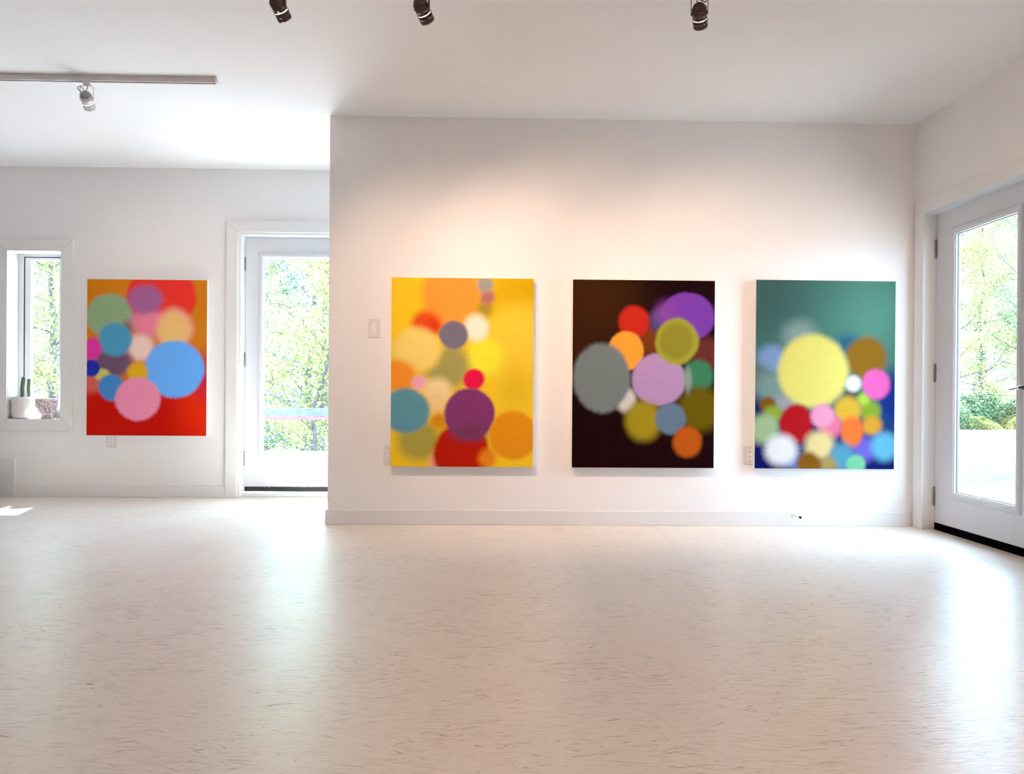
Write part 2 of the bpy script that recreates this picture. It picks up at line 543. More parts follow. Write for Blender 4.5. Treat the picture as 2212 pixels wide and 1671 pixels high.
w1box('window_frame', [(a0, a0 + f, D2 + 0.135, D2 + TH, c0, c1), (a1 - f, a1, D2 + 0.135, D2 + TH, c0, c1), (a0 + f, a1 - f, D2 + 0.135, D2 + TH, c0, c0 + f), (a0 + f, a1 - f, D2 + 0.135, D2 + TH, c1 - 0.02, c1)], 'pvc', 0.002)
g = 0.006
a0 += f; a1 -= f; c0 += f; c1 -= 0.02
w1box('window_seal', [(a0, a0 + g, D2 + 0.14, D2 + TH - 0.01, c0, c1), (a1 - g, a1, D2 + 0.14, D2 + TH - 0.01, c0, c1), (a0 + g, a1 - g, D2 + 0.14, D2 + TH - 0.01, c1 - g, c1)], 'slot')
a0 += g; a1 -= g; c1 -= g
s = 0.048
w1box('window_sash', [(a0, a0 + s, D2 + 0.142, D2 + TH, c0, c1), (a1 - s, a1, D2 + 0.142, D2 + TH, c0, c1), (a0 + s, a1 - s, D2 + 0.142, D2 + TH, c0, c0 + s), (a0 + s, a1 - s, D2 + 0.142, D2 + TH, c1 - 0.022, c1)], 'pvc', 0.003)
w1box('window_glass', (a0 + s, a1 - s, D2 + 0.158, D2 + 0.163, c0 + s, c1 - 0.022), 'glass')

# pots on the sill
def potted_cactus():
    e = empty('potted_cactus', (-3.868, D2 + 0.055, z0_sill))
    tag(e, 'ribbed white pot with two thin cacti on the window sill', 'potted plant')
    bm = bmesh.new()
    prof = [(0.0, 0.0), (0.058, 0.0), (0.068, 0.006), (0.074, 0.020), (0.077, 0.172), (0.0775, 0.176), (0.071, 0.176), (0.069, 0.155), (0.0, 0.155)]
    lathe(bm, prof, 48)
    o = obj('pot', bm, 'pot_white', e)
    bm = bmesh.new()   # raised knit of small bars round the pot
    for row in range(16):
        z = 0.022 + row * 0.0092
        for k in range(44):
            th = 2 * PI * (k + 0.5 * (row % 2)) / 44
            r = 0.0745 + 0.0025 * z / 0.17
            m = Matrix.Rotation(th, 4, 'Z') @ Matrix.Translation((r, 0, z)) @ Matrix.Rotation(0.5 if row % 2 else -0.5, 4, 'X')
            vs = bx(bm, -0.001, 0.0018, -0.0012, 0.0012, -0.0035, 0.0035)
            for v in vs: v.co = m @ v.co
    obj('raised_pattern', bm, 'pot_white', o)
    bm = bmesh.new()
    lathe(bm, [(0.0, 0.162), (0.04, 0.161), (0.0685, 0.157)], 32)
    obj('soil', bm, 'soil', e)
    for (cx, cy, h, lean, r) in ((-0.012, 0.012, 0.185, 0.05, 0.013), (0.040, 0.02, 0.172, 0.0, 0.0115)):
        bm = bmesh.new()
        ribs = 9; seg = ribs * 4; rings = []
        nz = 26
        for i in range(nz + 1):
            t = i / nz
            rr = r * (1.0 if t < 0.9 else math.sqrt(max(0.02, 1 - ((t - 0.9) / 0.1) ** 2)))
            c = Vector((lean * t * h * 1.2 + 0.002 * math.sin(t * 9), 0, 0.158 + t * h))
            rings.append([bm.verts.new(c + Vector((math.cos(2 * PI * k / seg), math.sin(2 * PI * k / seg), 0)) * rr * (1 + 0.16 * math.cos(ribs * 2 * PI * k / seg) + 0.05 * math.sin(i * 2.4))) for k in range(seg)])
        for r0, r1 in zip(rings, rings[1:]):
            for k in range(seg):
                fc = bm.faces.new((r0[k], r0[(k + 1) % seg], r1[(k + 1) % seg], r1[k])); fc.smooth = True
        bm.faces.new(rings[-1])
        st = obj('cactus_stem', bm, 'cactus', e)
        st.location = (cx, cy, 0)
        bm = bmesh.new()
        for i in range(2, nz, 2):
            t = i / nz
            c = Vector((lean * t * h * 1.2, 0, 0.158 + t * h))
            for k in range(ribs):
                th = 2 * PI * k / ribs
                for q in range(3):
                    d = Vector((math.cos(th + (q - 1) * 0.5), math.sin(th + (q - 1) * 0.5), random.uniform(-0.3, 0.6))).normalized()
                    p = c + Vector((math.cos(th), math.sin(th), 0)) * r * 1.13
                    tube(bm, [p, p + d * 0.004], [0.0003, 0.0001], 3, False)
        obj('spines', bm, 'spine', st)
    bm = bmesh.new()   # low reddish rosette
    for k in range(11):
        th = k * 2.4; ln = 0.018 + 0.002 * (k % 3); el = 0.35 + 0.09 * k
        d = Vector((math.cos(th) * math.cos(el), math.sin(th) * math.cos(el), math.sin(el)))
        p = Vector((-0.048, 0.0, 0.16))
        tube(bm, [p, p + d * ln * 0.4, p + d * ln * 0.8, p + d * ln], [0.002, 0.0045, 0.0035, 0.0005], 6)
    obj('succulent', bm, 'succulent', e)
z0_sill = 0.637
potted_cactus()

e = empty('planter', (-3.684, D2 + 0.075, z0_sill))
tag(e, 'speckled brown stoneware planter narrowing to its foot, right of the cactus pot', 'planter')
bm = bmesh.new()
lathe(bm, [(0.0, 0.0), (0.042, 0.0), (0.046, 0.006), (0.062, 0.05), (0.077, 0.09), (0.082, 0.12), (0.0835, 0.160), (0.0825, 0.163), (0.078, 0.163), (0.075, 0.12), (0.04, 0.03), (0.0, 0.03)], 48)
obj('bowl', bm, 'speckle', e)
bm = bmesh.new()
tube(bm, smooth_path([(-0.081, 0, 0.15), (-0.094, 0, 0.148), (-0.098, 0, 0.13), (-0.094, 0, 0.112), (-0.080, 0, 0.108)]), 0.0035, 8)
obj('handle', bm, 'speckle', e)

# ------------------------------------------------------------------ left glass door (door_1)
def hinge(parent, axis, a, d, z0, z1, inward):
    """butt hinge: barrel with knuckles and leaves.  axis 'y': wall runs along x"""
    bm = bmesh.new()
    n = 5
    hh = (z1 - z0) / n
    for k in range(n):
        m = Matrix.Translation((a, d, z0 + k * hh)) if axis == 'y' else Matrix.Translation((d, a, z0 + k * hh))
        lathe(bm, [(0, 0.0006), (0.0062, 0.0006), (0.0068, 0.0014), (0.0068, hh - 0.0014), (0.0062, hh - 0.0006), (0, hh - 0.0006)], 14, m)
    for zz, s in ((z1, 1), (z0, -1)):
        m = Matrix.Translation((a, d, zz)) if axis == 'y' else Matrix.Translation((d, a, zz))
        lathe(bm, [(0.0055, 0), (0.0045, s * 0.004), (0, s * 0.006)], 12, m)
    if axis == 'y':
        bx(bm, a - 0.0015, a + 0.0015, d, d + 0.03, z0, z1)
    else:
        bx(bm, d, d + 0.03, a - 0.0015, a + 0.0015, z0, z1)
    return obj('hinge', bm, 'nickel', parent)

d1 = struct(empty('door_1', (-1.612, D2 + 0.10, 0)), 'white door with full glass pane behind the wall corner', 'door')
O1 = tuple(d1.location)
bm = bmesh.new()
mitre_frame(bm, (-2.19, -1.03, 0.0, 2.265), (-2.098, -1.118, 0.0, 2.174), D2 - 0.018, D2, open_bottom=True)
# the casing dies into the return wall on its right
for v in bm.verts: v.co -= Vector(O1)
obj('door_casing', bm, 'trim', d1, 0.0025)
yj = D2 + 0.10
boxobj('door_jamb', [(-2.115, -2.074, D2, D2 + TH, 0, 2.19), (-1.146, -1.105, D2, D2 + TH, 0, 2.19), (-2.074, -1.146, D2, D2 + TH, 2.155, 2.19),
                     ], 'trim', d1, 0.002, O1)
SX0, SX1 = -2.069, -1.151
sl = bmesh.new()
lo = (-1.950, -1.274, 0.335, 2.016)   # hole in the slab
for a, b, c, d in wall_grid(SX0, SX1, 0.078, 2.150, [lo]):
    bx(sl, a - O1[0], b - O1[0], 0, 0.045, c, d)
slab = obj('door_panel', sl, 'door', d1)
def lite_frame(parent, o, hole, face, proj_, back, axis, O, mat='door'):
    """raised glazing frame with stepped profile round the pane; returns object"""
    a0, a1, z0, z1 = hole          # outer
    steps = [(0.0, 0.0), (0.004, 0.55), (0.014, 1.0), (0.034, 1.0), (0.040, 0.55), (0.046, 0.45), (0.050, -1.2)]
    bm = bmesh.new()
    rings = []
    for ins, p in steps:
        dep = face - proj_ * p
        cs = [(a0 + ins, z0 + ins), (a1 - ins, z0 + ins), (a1 - ins, z1 - ins), (a0 + ins, z1 - ins)]
        rings.append([bm.verts.new((a - O[0], dep - O[1], z - O[2]) if axis == 'y' else (dep - O[0], a - O[1], z - O[2])) for a, z in cs])
    for r0, r1 in zip(rings, rings[1:]):
        for k in range(4):
            bm.faces.new((r0[k], r0[(k + 1) % 4], r1[(k + 1) % 4], r1[k]))
    return obj('glazing_frame', bm, mat, parent, 0.0015)
lite_frame(d1, None, (-1.962, -1.262, 0.323, 2.028), yj, 0.012, 0.02, 'y', O1)
boxobj('door_glass', (-1.914, -1.310, yj + 0.016, yj + 0.022, 0.371, 1.980), 'glass', d1, off=O1)
boxobj('glass_seal', [(-1.9145, -1.9105, yj + 0.008, yj + 0.016, 0.371, 1.980), (-1.3135, -1.3095, yj + 0.008, yj + 0.016, 0.371, 1.980), (-1.9105, -1.3135, yj + 0.008, yj + 0.016, 1.977, 1.980), (-1.9105, -1.3135, yj + 0.008, yj + 0.016, 0.371, 0.374)], 'seal', d1, off=O1)
for (hx, hz) in [(-1.948, z) for z in (0.338, 0.673, 1.007, 1.341, 1.675, 2.012)] + [(-1.276, z) for z in (0.338, 0.673, 1.007, 1.341, 1.675, 2.012)] + [(x, z) for z in (0.338, 2.012) for x in (-1.745, -1.55, -1.41)]:
    bm = bmesh.new()
    lathe(bm, [(0, -0.0015), (0.0035, -0.001), (0.0042, 0.0015)], 10, Matrix.Translation((hx - O1[0], -0.0115, hz)) @ Matrix.Rotation(PI / 2, 4, 'X'))
    obj('screw_hole', bm, 'slot', d1)
for a, b in ((0.255, 0.367), (1.078, 1.190), (1.874, 1.986)):
    hinge(d1, 'y', -2.0715 - O1[0], -0.006, a, b, 1)
boxobj('door_sweep', (SX0, SX1, yj + 0.004, yj + 0.040, 0.036, 0.078), 'sweep_worn', d1, 0.001, O1)
boxobj('threshold', [(-2.074, -1.146, D2 + 0.06, D2 + TH + 0.02, 0.0, 0.028), (-2.074, -1.146, D2 + 0.045, D2 + 0.06, 0.0, 0.014)], 'pvc', d1, 0.003, O1)
# lever of the left door, behind the corner
bm = bmesh.new()
lathe(bm, [(0, 0), (0.026, 0), (0.028, 0.006), (0.02, 0.010), (0.009, 0.012), (0.009, 0.045), (0, 0.046)], 24, Matrix.Translation((-1.205 - O1[0], 0, 0.95)) @ Matrix.Rotation(PI / 2, 4, 'X'))
tube(bm, [(-1.205 - O1[0], -0.042, 0.95), (-1.26 - O1[0], -0.043, 0.952), (-1.315 - O1[0], -0.041, 0.947)], [0.009, 0.007, 0.005], 10)
obj('door_handle', bm, 'bronze', d1)

# ------------------------------------------------------------------ right glass door (door_2)
XDF = 2.895
d2 = struct(empty('door_2', (XDF, 4.5625, 0)), 'white door with full glass pane in the right wall', 'door')
O2 = tuple(d2.location)
bm = bmesh.new()
mitre_frame(bm, (3.93, 5.165, 0.0, 2.152), (4.045, 5.063, 0.0, 2.062), XR - 0.018, XR, axis='x', open_bottom=True)
for v in bm.verts: v.co -= Vector(O2)
obj('door_casing', bm, 'trim', d2, 0.0025)
boxobj('door_jamb', [(XR, XR + TH, 5.068, 5.09, 0, 2.09), (XR, XR + TH, 4.02, 4.056, 0, 2.09), (XR, XR + TH, 4.056, 5.068, 2.064, 2.09)], 'trim', d2, 0.002, O2)
sl = bmesh.new()
for a, b, c, d in wall_grid(4.060, 5.065, 0.048, 2.058, [(4.232, 4.873, 0.234, 1.926)]):
    bx(sl, 0, 0.045, a - O2[1], b - O2[1], c, d)
obj('door_panel', sl, 'door', d2)
lite_frame(d2, None, (4.220, 4.886, 0.221, 1.939), XDF, 0.012, 0.02, 'x', O2)
boxobj('door_glass', (XDF + 0.016, XDF + 0.022, 4.268, 4.838, 0.269, 1.891), 'glass', d2, off=O2)
boxobj('glass_seal', [(XDF + 0.006, XDF + 0.016, 4.268, 4.272, 0.269, 1.891), (XDF + 0.006, XDF + 0.016, 4.833, 4.838, 0.269, 1.891), (XDF + 0.006, XDF + 0.016, 4.272, 4.833, 0.269, 0.273), (XDF + 0.006, XDF + 0.016, 4.272, 4.833, 1.887, 1.891)], 'seal', d2, off=O2)
for a, b in ((0.162, 0.274), (0.970, 1.082), (1.779, 1.891)):
    hinge(d2, 'x', 5.0625 - O2[1], -0.007, a, b, 1)
boxobj('door_sweep', (XDF - 0.002, XDF + 0.040, 4.060, 5.065, 0.0, 0.048), 'black', d2, 0.002, O2)
hy = 4.128 - O2[1]
bm = bmesh.new()   # long narrow back plate
bx(bm, -0.006, 0.0, hy - 0.022, hy + 0.022, 0.87, 1.12)
lathe(bm, [(0.012, 0), (0.011, 0.03), (0.013, 0.045), (0.011, 0.056), (0, 0.058)], 20, Matrix.Translation((-0.004, hy, 0.922)) @ Matrix.Rotation(-PI / 2, 4, 'Y'))
tube(bm, smooth_path([(-0.050, hy - 0.004, 0.922), (-0.052, hy + 0.03, 0.922), (-0.052, hy + 0.055, 0.920), (-0.052, hy + 0.09, 0.916), (-0.050, hy + 0.128, 0.911)], 5), [0.0125] * 6 + [0.0115, 0.010, 0.0085, 0.007, 0.0055] + [0.0042] * 10, 12)
obj('door_handle', bm, 'bronze', d2, 0.001)
bm = bmesh.new()
lathe(bm, [(0.0115, 0), (0.0105, 0.014), (0.008, 0.018), (0, 0.019)], 20, Matrix.Translation((-0.006, hy, 1.068)) @ Matrix.Rotation(-PI / 2, 4, 'Y'))
obj('door_lock', bm, 'bronze', d2)

# ------------------------------------------------------------------ wall plates
def plate_base(e):
    bm = bmesh.new()
    bx(bm, -0.040, 0.040, -0.006, 0.0, -0.062, 0.062)
    return obj('cover_plate', bm, 'plate', e, 0.0025)
sw = empty('light_switch', (-0.791, D1, 1.294))
tag(sw, 'white rocker light switch left of the yellow painting', 'light switch')
plate_base(sw)
bm = bmesh.new(); bx(bm, -0.018, 0.018, -0.0075, -0.006, -0.035, 0.035)
rk = obj('rocker_frame', bm, 'trim', sw, 0.0006)
bm = bmesh.new()
pr = [(-0.0075, -0.033), (-0.0080, -0.033), (-0.0085, 0.0), (-0.0125, 0.033), (-0.0075, 0.033)]
for s_ in (-1, 1):
    pass
l = [bm.verts.new((-0.0155, y, z)) for y, z in pr]; r = [bm.verts.new((0.0155, y, z)) for y, z in pr]
bm.faces.new(l); bm.faces.new(r[::-1])
for k in range(5): bm.faces.new((l[k], l[(k + 1) % 5], r[(k + 1) % 5], r[k]))
obj('rocker', bm, 'pvc', sw, 0.0008)
for z in (-0.048, 0.048):
    bm = bmesh.new(); lathe(bm, [(0, 0.0012), (0.0022, 0.0010), (0.003, 0)], 12, Matrix.Translation((0, -0.006, z)) @ Matrix.Rotation(PI / 2, 4, 'X'))
    obj('screw', bm, 'trim', sw)

def outlet(x, y, z):
    e = empty('power_outlet', (x, y, z))
    plate_base(e)
    bm = bmesh.new(); bx(bm, -0.0175, 0.0175, -0.0085, -0.006, -0.034, 0.034)
    fc = obj('socket_face', bm, 'pvc', e, 0.0012)
    for s in (1, -1):
        cz = 0.0165 * s + 0.002
        bm = bmesh.new()
        bx(bm, -0.0079, -0.0055, -0.0092, -0.0084, cz, cz + 0.0085)
        bx(bm, 0.0055, 0.0077, -0.0092, -0.0084, cz + 0.0005, cz + 0.0080)
        lathe(bm, [(0, 0.0008), (0.0029, 0.0007), (0.0029, 0)], 12, Matrix.Translation((0, -0.0084, cz - 0.0065)) @ Matrix.Rotation(PI / 2, 4, 'X'))
        obj('socket_holes', bm, 'slot', fc)
    for zz in (-0.048, 0.048):
        bm = bmesh.new(); lathe(bm, [(0, 0.0012), (0.0022, 0.0010), (0.003, 0)], 12, Matrix.Translation((0, -0.006, zz)) @ Matrix.Rotation(PI / 2, 4, 'X'))
        obj('screw', bm, 'nickel', e)
    return e
ou = outlet(-0.682, D1, 0.457)
tag(ou, 'white wall outlet half hidden behind the yellow painting', 'power outlet', 'wall outlets')
o2 = copy_tree(ou); o2.location = (1.712, D1, 0.472); o2['label'] = 'white wall outlet half hidden behind the teal painting'
o3 = copy_tree(ou); o3.location = (-3.114, D2, 0.463); o3['label'] = 'white wall outlet peeking out below the red painting'

ds = empty('door_stop', (2.002, D1 - BB, 0.073))
tag(ds, 'small white door stop with black tip on the main baseboard', 'door stop')
bm = bmesh.new()
M_ = Vector((0.022, -0.085, -0.004)).to_track_quat('Z', 'Y').to_matrix().to_4x4()
lathe(bm, [(0, -0.002), (0.009, -0.002), (0.009, 0.003), (0.005, 0.006), (0.0042, 0.010), (0.0042, 0.078), (0, 0.078)], 16, M_)
obj('rod', bm, 'pvc', ds)
bm = bmesh.new()
lathe(bm, [(0.0045, 0.074), (0.0068, 0.075), (0.0070, 0.086), (0.005, 0.090), (0, 0.091)], 16, M_)
obj('rubber_tip', bm, 'black', ds)

# grey canister cut by the left edge of the photo
cn = empty('canister', (-4.100, 6.30, 0))
tag(cn, 'grey metal canister with black rim on the floor at the left edge', 'canister')
bm = bmesh.new(); lathe(bm, [(0, 0.018), (0.128, 0.018), (0.1305, 0.02), (0.1305, 0.10), (0.129, 0.104), (0.132, 0.108), (0.133, 0.195), (0, 0.195)], 48); obj('body', bm, 'tin', cn)
bm = bmesh.new(); lathe(bm, [(0, 0.193), (0.128, 0.192), (0.138, 0.200), (0.142, 0.215), (0.142, 0.232), (0.139, 0.238), (0.125, 0.24), (0, 0.243)], 48); obj('rim', bm, 'black', cn)
bm = bmesh.new(); lathe(bm, [(0, 0.0), (0.142, 0.0), (0.145, 0.004), (0.144, 0.016), (0.134, 0.021), (0, 0.021)], 48); obj('foot', bm, 'trim', cn)

# ------------------------------------------------------------------ paintings
def blob_group():
    g = bpy.data.node_groups.new('soft_disc', 'ShaderNodeTree')
    I = g.interface
    for nm, ty in (('Base', 'NodeSocketColor'), ('Vec', 'NodeSocketVector'), ('NH', 'NodeSocketFloat'), ('NV', 'NodeSocketFloat'),
                   ('Center', 'NodeSocketVector'), ('InvR', 'NodeSocketVector'), ('Soft', 'NodeSocketFloat'), ('Fringe', 'NodeSocketFloat'), ('Color', 'NodeSocketColor')):
        I.new_socket(nm, in_out='INPUT', socket_type=ty)
    I.new_socket('Out', in_out='OUTPUT', socket_type='NodeSocketColor')
    gi = g.nodes.new('NodeGroupInput'); go = g.nodes.new('NodeGroupOutput')
    L = g.links.new
    sub = g.nodes.new('ShaderNodeVectorMath'); sub.operation = 'SUBTRACT'
    L(gi.outputs['Vec'], sub.inputs[0]); L(gi.outputs['Center'], sub.inputs[1])
    mul = g.nodes.new('ShaderNodeVectorMath'); mul.operation = 'MULTIPLY'
    L(sub.outputs[0], mul.inputs[0]); L(gi.outputs['InvR'], mul.inputs[1])
    ln = g.nodes.new('ShaderNodeVectorMath'); ln.operation = 'LENGTH'
    L(mul.outputs[0], ln.inputs[0])
    nrm = g.nodes.new('ShaderNodeVectorMath'); nrm.operation = 'NORMALIZE'
    L(mul.outputs[0], nrm.inputs[0])
    sp = g.nodes.new('ShaderNodeSeparateXYZ'); L(nrm.outputs[0], sp.inputs[0])
    y2 = math_node(g, 'MULTIPLY', sp.outputs[1], sp.outputs[1])
    y2 = math_node(g, 'POWER', y2, 0.7)
    mixn = g.nodes.new('ShaderNodeMix'); mixn.data_type = 'FLOAT'
    L(y2, mixn.inputs[0]); L(gi.outputs['NH'], mixn.inputs[2]); L(gi.outputs['NV'], mixn.inputs[3])
    nn = math_node(g, 'SUBTRACT', mixn.outputs[0], 0.5)
    d = math_node(g, 'MULTIPLY_ADD', nn, gi.outputs['Fringe'], ln.outputs['Value'])
    mr = g.nodes.new('ShaderNodeMapRange'); mr.interpolation_type = 'SMOOTHSTEP'
    L(d, mr.inputs['Value'])
    L(math_node(g, 'SUBTRACT', 1.0, gi.outputs['Soft']), mr.inputs['From Min'])
    L(math_node(g, 'ADD', 1.0, gi.outputs['Soft']), mr.inputs['From Max'])
    mr.inputs['To Min'].default_value = 1.0
    mr.inputs['To Max'].default_value = 0.0
    mx = g.nodes.new('ShaderNodeMix'); mx.data_type = 'RGBA'
    L(mr.outputs[0], mx.inputs[0]); L(gi.outputs['Base'], mx.inputs[6]); L(gi.outputs['Color'], mx.inputs[7])
    L(mx.outputs[2], go.inputs[0])
    return g
BLOB = blob_group()

def painting_mat(name, bg, discs, ox, oy, wpx, width, tone_=1.0, cool=1.0):
    """discs in painting pixel units: (x, y, rx[, ry], colour, soft px, fringe px)"""
    m, nt, out = new_mat(name)
    b = principled(nt, out, rough=0.6, spec=0.05)
    k = width / wpx
    tc = nt.nodes.new('ShaderNodeTexCoord')
    # object coords: x across, z up; flatten to (x, z)
    sp = nt.nodes.new('ShaderNodeSeparateXYZ'); nt.links.new(tc.outputs['Object'], sp.inputs[0])
    cb = nt.nodes.new('ShaderNodeCombineXYZ'); nt.links.new(sp.outputs[0], cb.inputs[0]); nt.links.new(sp.outputs[2], cb.inputs[1])
    vec = cb.outputs[0]
    def sn(sx, sy, off):
        mp = nt.nodes.new('ShaderNodeMapping'); mp.inputs['Scale'].default_value = (sx, sy, 1); mp.inputs['Location'].default_value = (off, off, 0)
        nt.links.new(vec, mp.inputs[0])
        return noise(nt, mp.outputs[0], 1.0, 3, 0.7)
    NV = sn(400, 18, 0); NH = sn(18, 400, 5)
    # slight smear of the coordinates so the discs are hand drawn
    wn = nt.nodes.new('ShaderNodeTexNoise'); wn.inputs['Scale'].default_value = 7; wn.inputs['Detail'].default_value = 2
    nt.links.new(vec, wn.inputs['Vector'])
    s1 = nt.nodes.new('ShaderNodeVectorMath'); s1.operation = 'SUBTRACT'; nt.links.new(wn.outputs['Color'], s1.inputs[0]); s1.inputs[1].default_value = (0.5, 0.5, 0.5)
    s2 = nt.nodes.new('ShaderNodeVectorMath'); s2.operation = 'MULTIPLY'; nt.links.new(s1.outputs[0], s2.inputs[0]); s2.inputs[1].default_value = (0.022, 0.022, 0)
    s3 = nt.nodes.new('ShaderNodeVectorMath'); s3.operation = 'ADD'; nt.links.new(vec, s3.inputs[0]); nt.links.new(s2.outputs[0], s3.inputs[1])
    v2 = s3.outputs[0]
    cur = None
    for d in discs:
        d = list(d)
        if isinstance(d[3], str): d.insert(3, d[2])
        x, y, rx, ry, col, soft, fr = d
        n = nt.nodes.new('ShaderNodeGroup'); n.node_tree = BLOB
        if cur is None: n.inputs['Base'].default_value = lin(bg)
        else: nt.links.new(cur, n.inputs['Base'])
        nt.links.new(v2, n.inputs['Vec']); nt.links.new(NH, n.inputs['NH']); nt.links.new(NV, n.inputs['NV'])
        n.inputs['Center'].default_value = ((x - ox) * k, (oy - y) * k, 0)
        n.inputs['InvR'].default_value = (1 / (rx * k), 1 / (ry * k), 0)
        rm = (rx + ry) / 2
        n.inputs['Soft'].default_value = soft * 1.9 / rm
        n.inputs['Fringe'].default_value = fr * 2.0 / rm
        n.inputs['Color'].default_value = lin(col)
        cur = n.outputs[0]
    # brushed tone variation of the paint itself
    tone = ramp(nt, sn(9, 60, 2), [(0.3, (0.96 * tone_, (0.96 + 0.06 * cool) * tone_, (0.96 + 0.12 * cool) * tone_, 1)), (0.7, (1.03 * tone_, (1.03 + 0.07 * cool) * tone_, (1.03 + 0.14 * cool) * tone_, 1))])
    mul = nt.nodes.new('ShaderNodeMix'); mul.data_type = 'RGBA'; mul.blend_type = 'MULTIPLY'; mul.inputs[0].default_value = 1
    nt.links.new(cur, mul.inputs[6]); nt.links.new(tone, mul.inputs[7])
    nt.links.new(mul.outputs[2], b.inputs['Base Color'])
    weave = math_node(nt, 'ADD', sn(900, 900, 1), math_node(nt, 'ADD', NV, NH))
    bump(nt, weave, 0.12, 0.0006, b)
    return m

def painting(x0, x1, z0, z1, wall, label, mat, depth=0.05, tilt=0.0):
    w, h = x1 - x0, z1 - z0
    e = empty('painting', ((x0 + x1) / 2, wall, (z0 + z1) / 2), (0, tilt, 0))
    tag(e, label, 'painting', 'abstract paintings of soft coloured discs')
    bm = bmesh.new()
    bx(bm, -w / 2, w / 2, -depth + 0.0012, -0.002, -h / 2, h / 2)
    obj('canvas_sides', bm, 'canvas_edge', e, 0.002)
    bm = bmesh.new()
    y = -depth
    # front sheet as its own thin slab, origin at its top left corner for the paint layout
    bx(bm, 0.0006, w - 0.0006, 0, 0.0012, -h + 0.0006, -0.0006)
    fo = obj('painted_front', bm, mat, e)
    fo.location = (-w / 2, y, h / 2)
    return e

P1 = [(1230, 190, 330, 260, 'DDAC0A', 120, 10), (1210, 560, 270, 290, 'F6D03C', 60, 20), (1230, 900, 200, 230, 'F2C62E', 90, 20), (1180, 900, 90, 120, 'E6BC24', 60, 20),
      (690, 190, 225, 250, 'FD9E38', 30, 10), (945, 300, 62, 62, 'AE942C', 24, 8), (965, 212, 55, 'B8736A', 16, 6), (945, 115, 58, 'A0A092', 16, 8),
      (935, 680, 118, 135, 'F8F03A', 34, 12), (970, 660, 100, 'F6EA38', 50, 10), (495, 420, 106, 'E6501E', 24, 22), (560, 440, 60, 'DE3C12', 26, 18), (700, 740, 130, 170, 'A89C55', 36, 18), (600, 800, 110, 70, 'A89C55', 36, 14),
      (880, 445, 88, 98, 'FBF6DC', 22, 14), (430, 615, 176, 168, 'F8D872', 24, 14), (290, 820, 135, 125, 'F4942A', 22, 14),
      (450, 1310, 165, 160, 'AC9E44', 34, 16), (450, 868, 56, 52, 'F7AABC', 16, 10), (590, 930, 100, 95, 'F6DA9E', 28, 16), (590, 1020, 62, 90, 'F4D08E', 24, 14),
      (345, 1085, 185, 172, '5F96A4', 14, 14), (600, 1160, 62, 'DA8C17', 18, 10), (590, 1470, 62, 70, 'F2A484', 22, 10),
      (775, 1400, 215, 225, 'B61A04', 14, 26), (975, 1440, 66, 72, 'EC8420', 20, 10), (710, 500, 110, 112, '7A7282', 9, 16), (865, 840, 83, 80, 'E61446', 9, 14),
      (835, 1105, 192, 200, '84396F', 9, 26), (830, 1250, 120, 60, '783A58', 45, 20), (1172, 1265, 185, 188, 'E69216', 12, 24)]
P2 = [(270, 230, 330, 330, '3F1F05', 150, 10), (150, 620, 200, 180, '3A1A08', 90, 10), (600, 1520, 700, 250, '1C0003', 90, 10),
      (1150, 660, 120, 130, '6C2E2B', 26, 18), (700, 560, 130, 110, '7C3A12', 34, 18), (775, 400, 80, 80, '5A4C82', 24, 10), (990, 372, 214, 188, '8040AC', 9, 18), (820, 330, 60, 60, '9048A0', 40, 12),
      (575, 412, 120, 124, 'CA2A1A', 12, 18), (515, 1020, 76, 92, 'DAD5CB', 18, 18), (515, 640, 138, 150, 'FDA636', 8, 18), (1080, 830, 115, 122, '3C8259', 16, 14),
      (1090, 1090, 175, 172, '6B5903', 30, 28), (770, 862, 210, 204, 'BC93BD', 10, 16), (1000, 860, 30, 90, '8FA090', 24, 8), (655, 1180, 140, 155, 'A68E1B', 26, 28),
      (910, 565, 170, 178, 'A8A433', 10, 18), (905, 562, 132, 138, '978D2B', 14, 8), (325, 852, 222, 268, '79827F', 13, 32), (865, 1165, 120, 122, '667D8E', 11, 16), (998, 1342, 110, 118, 'C15912', 14, 20)]
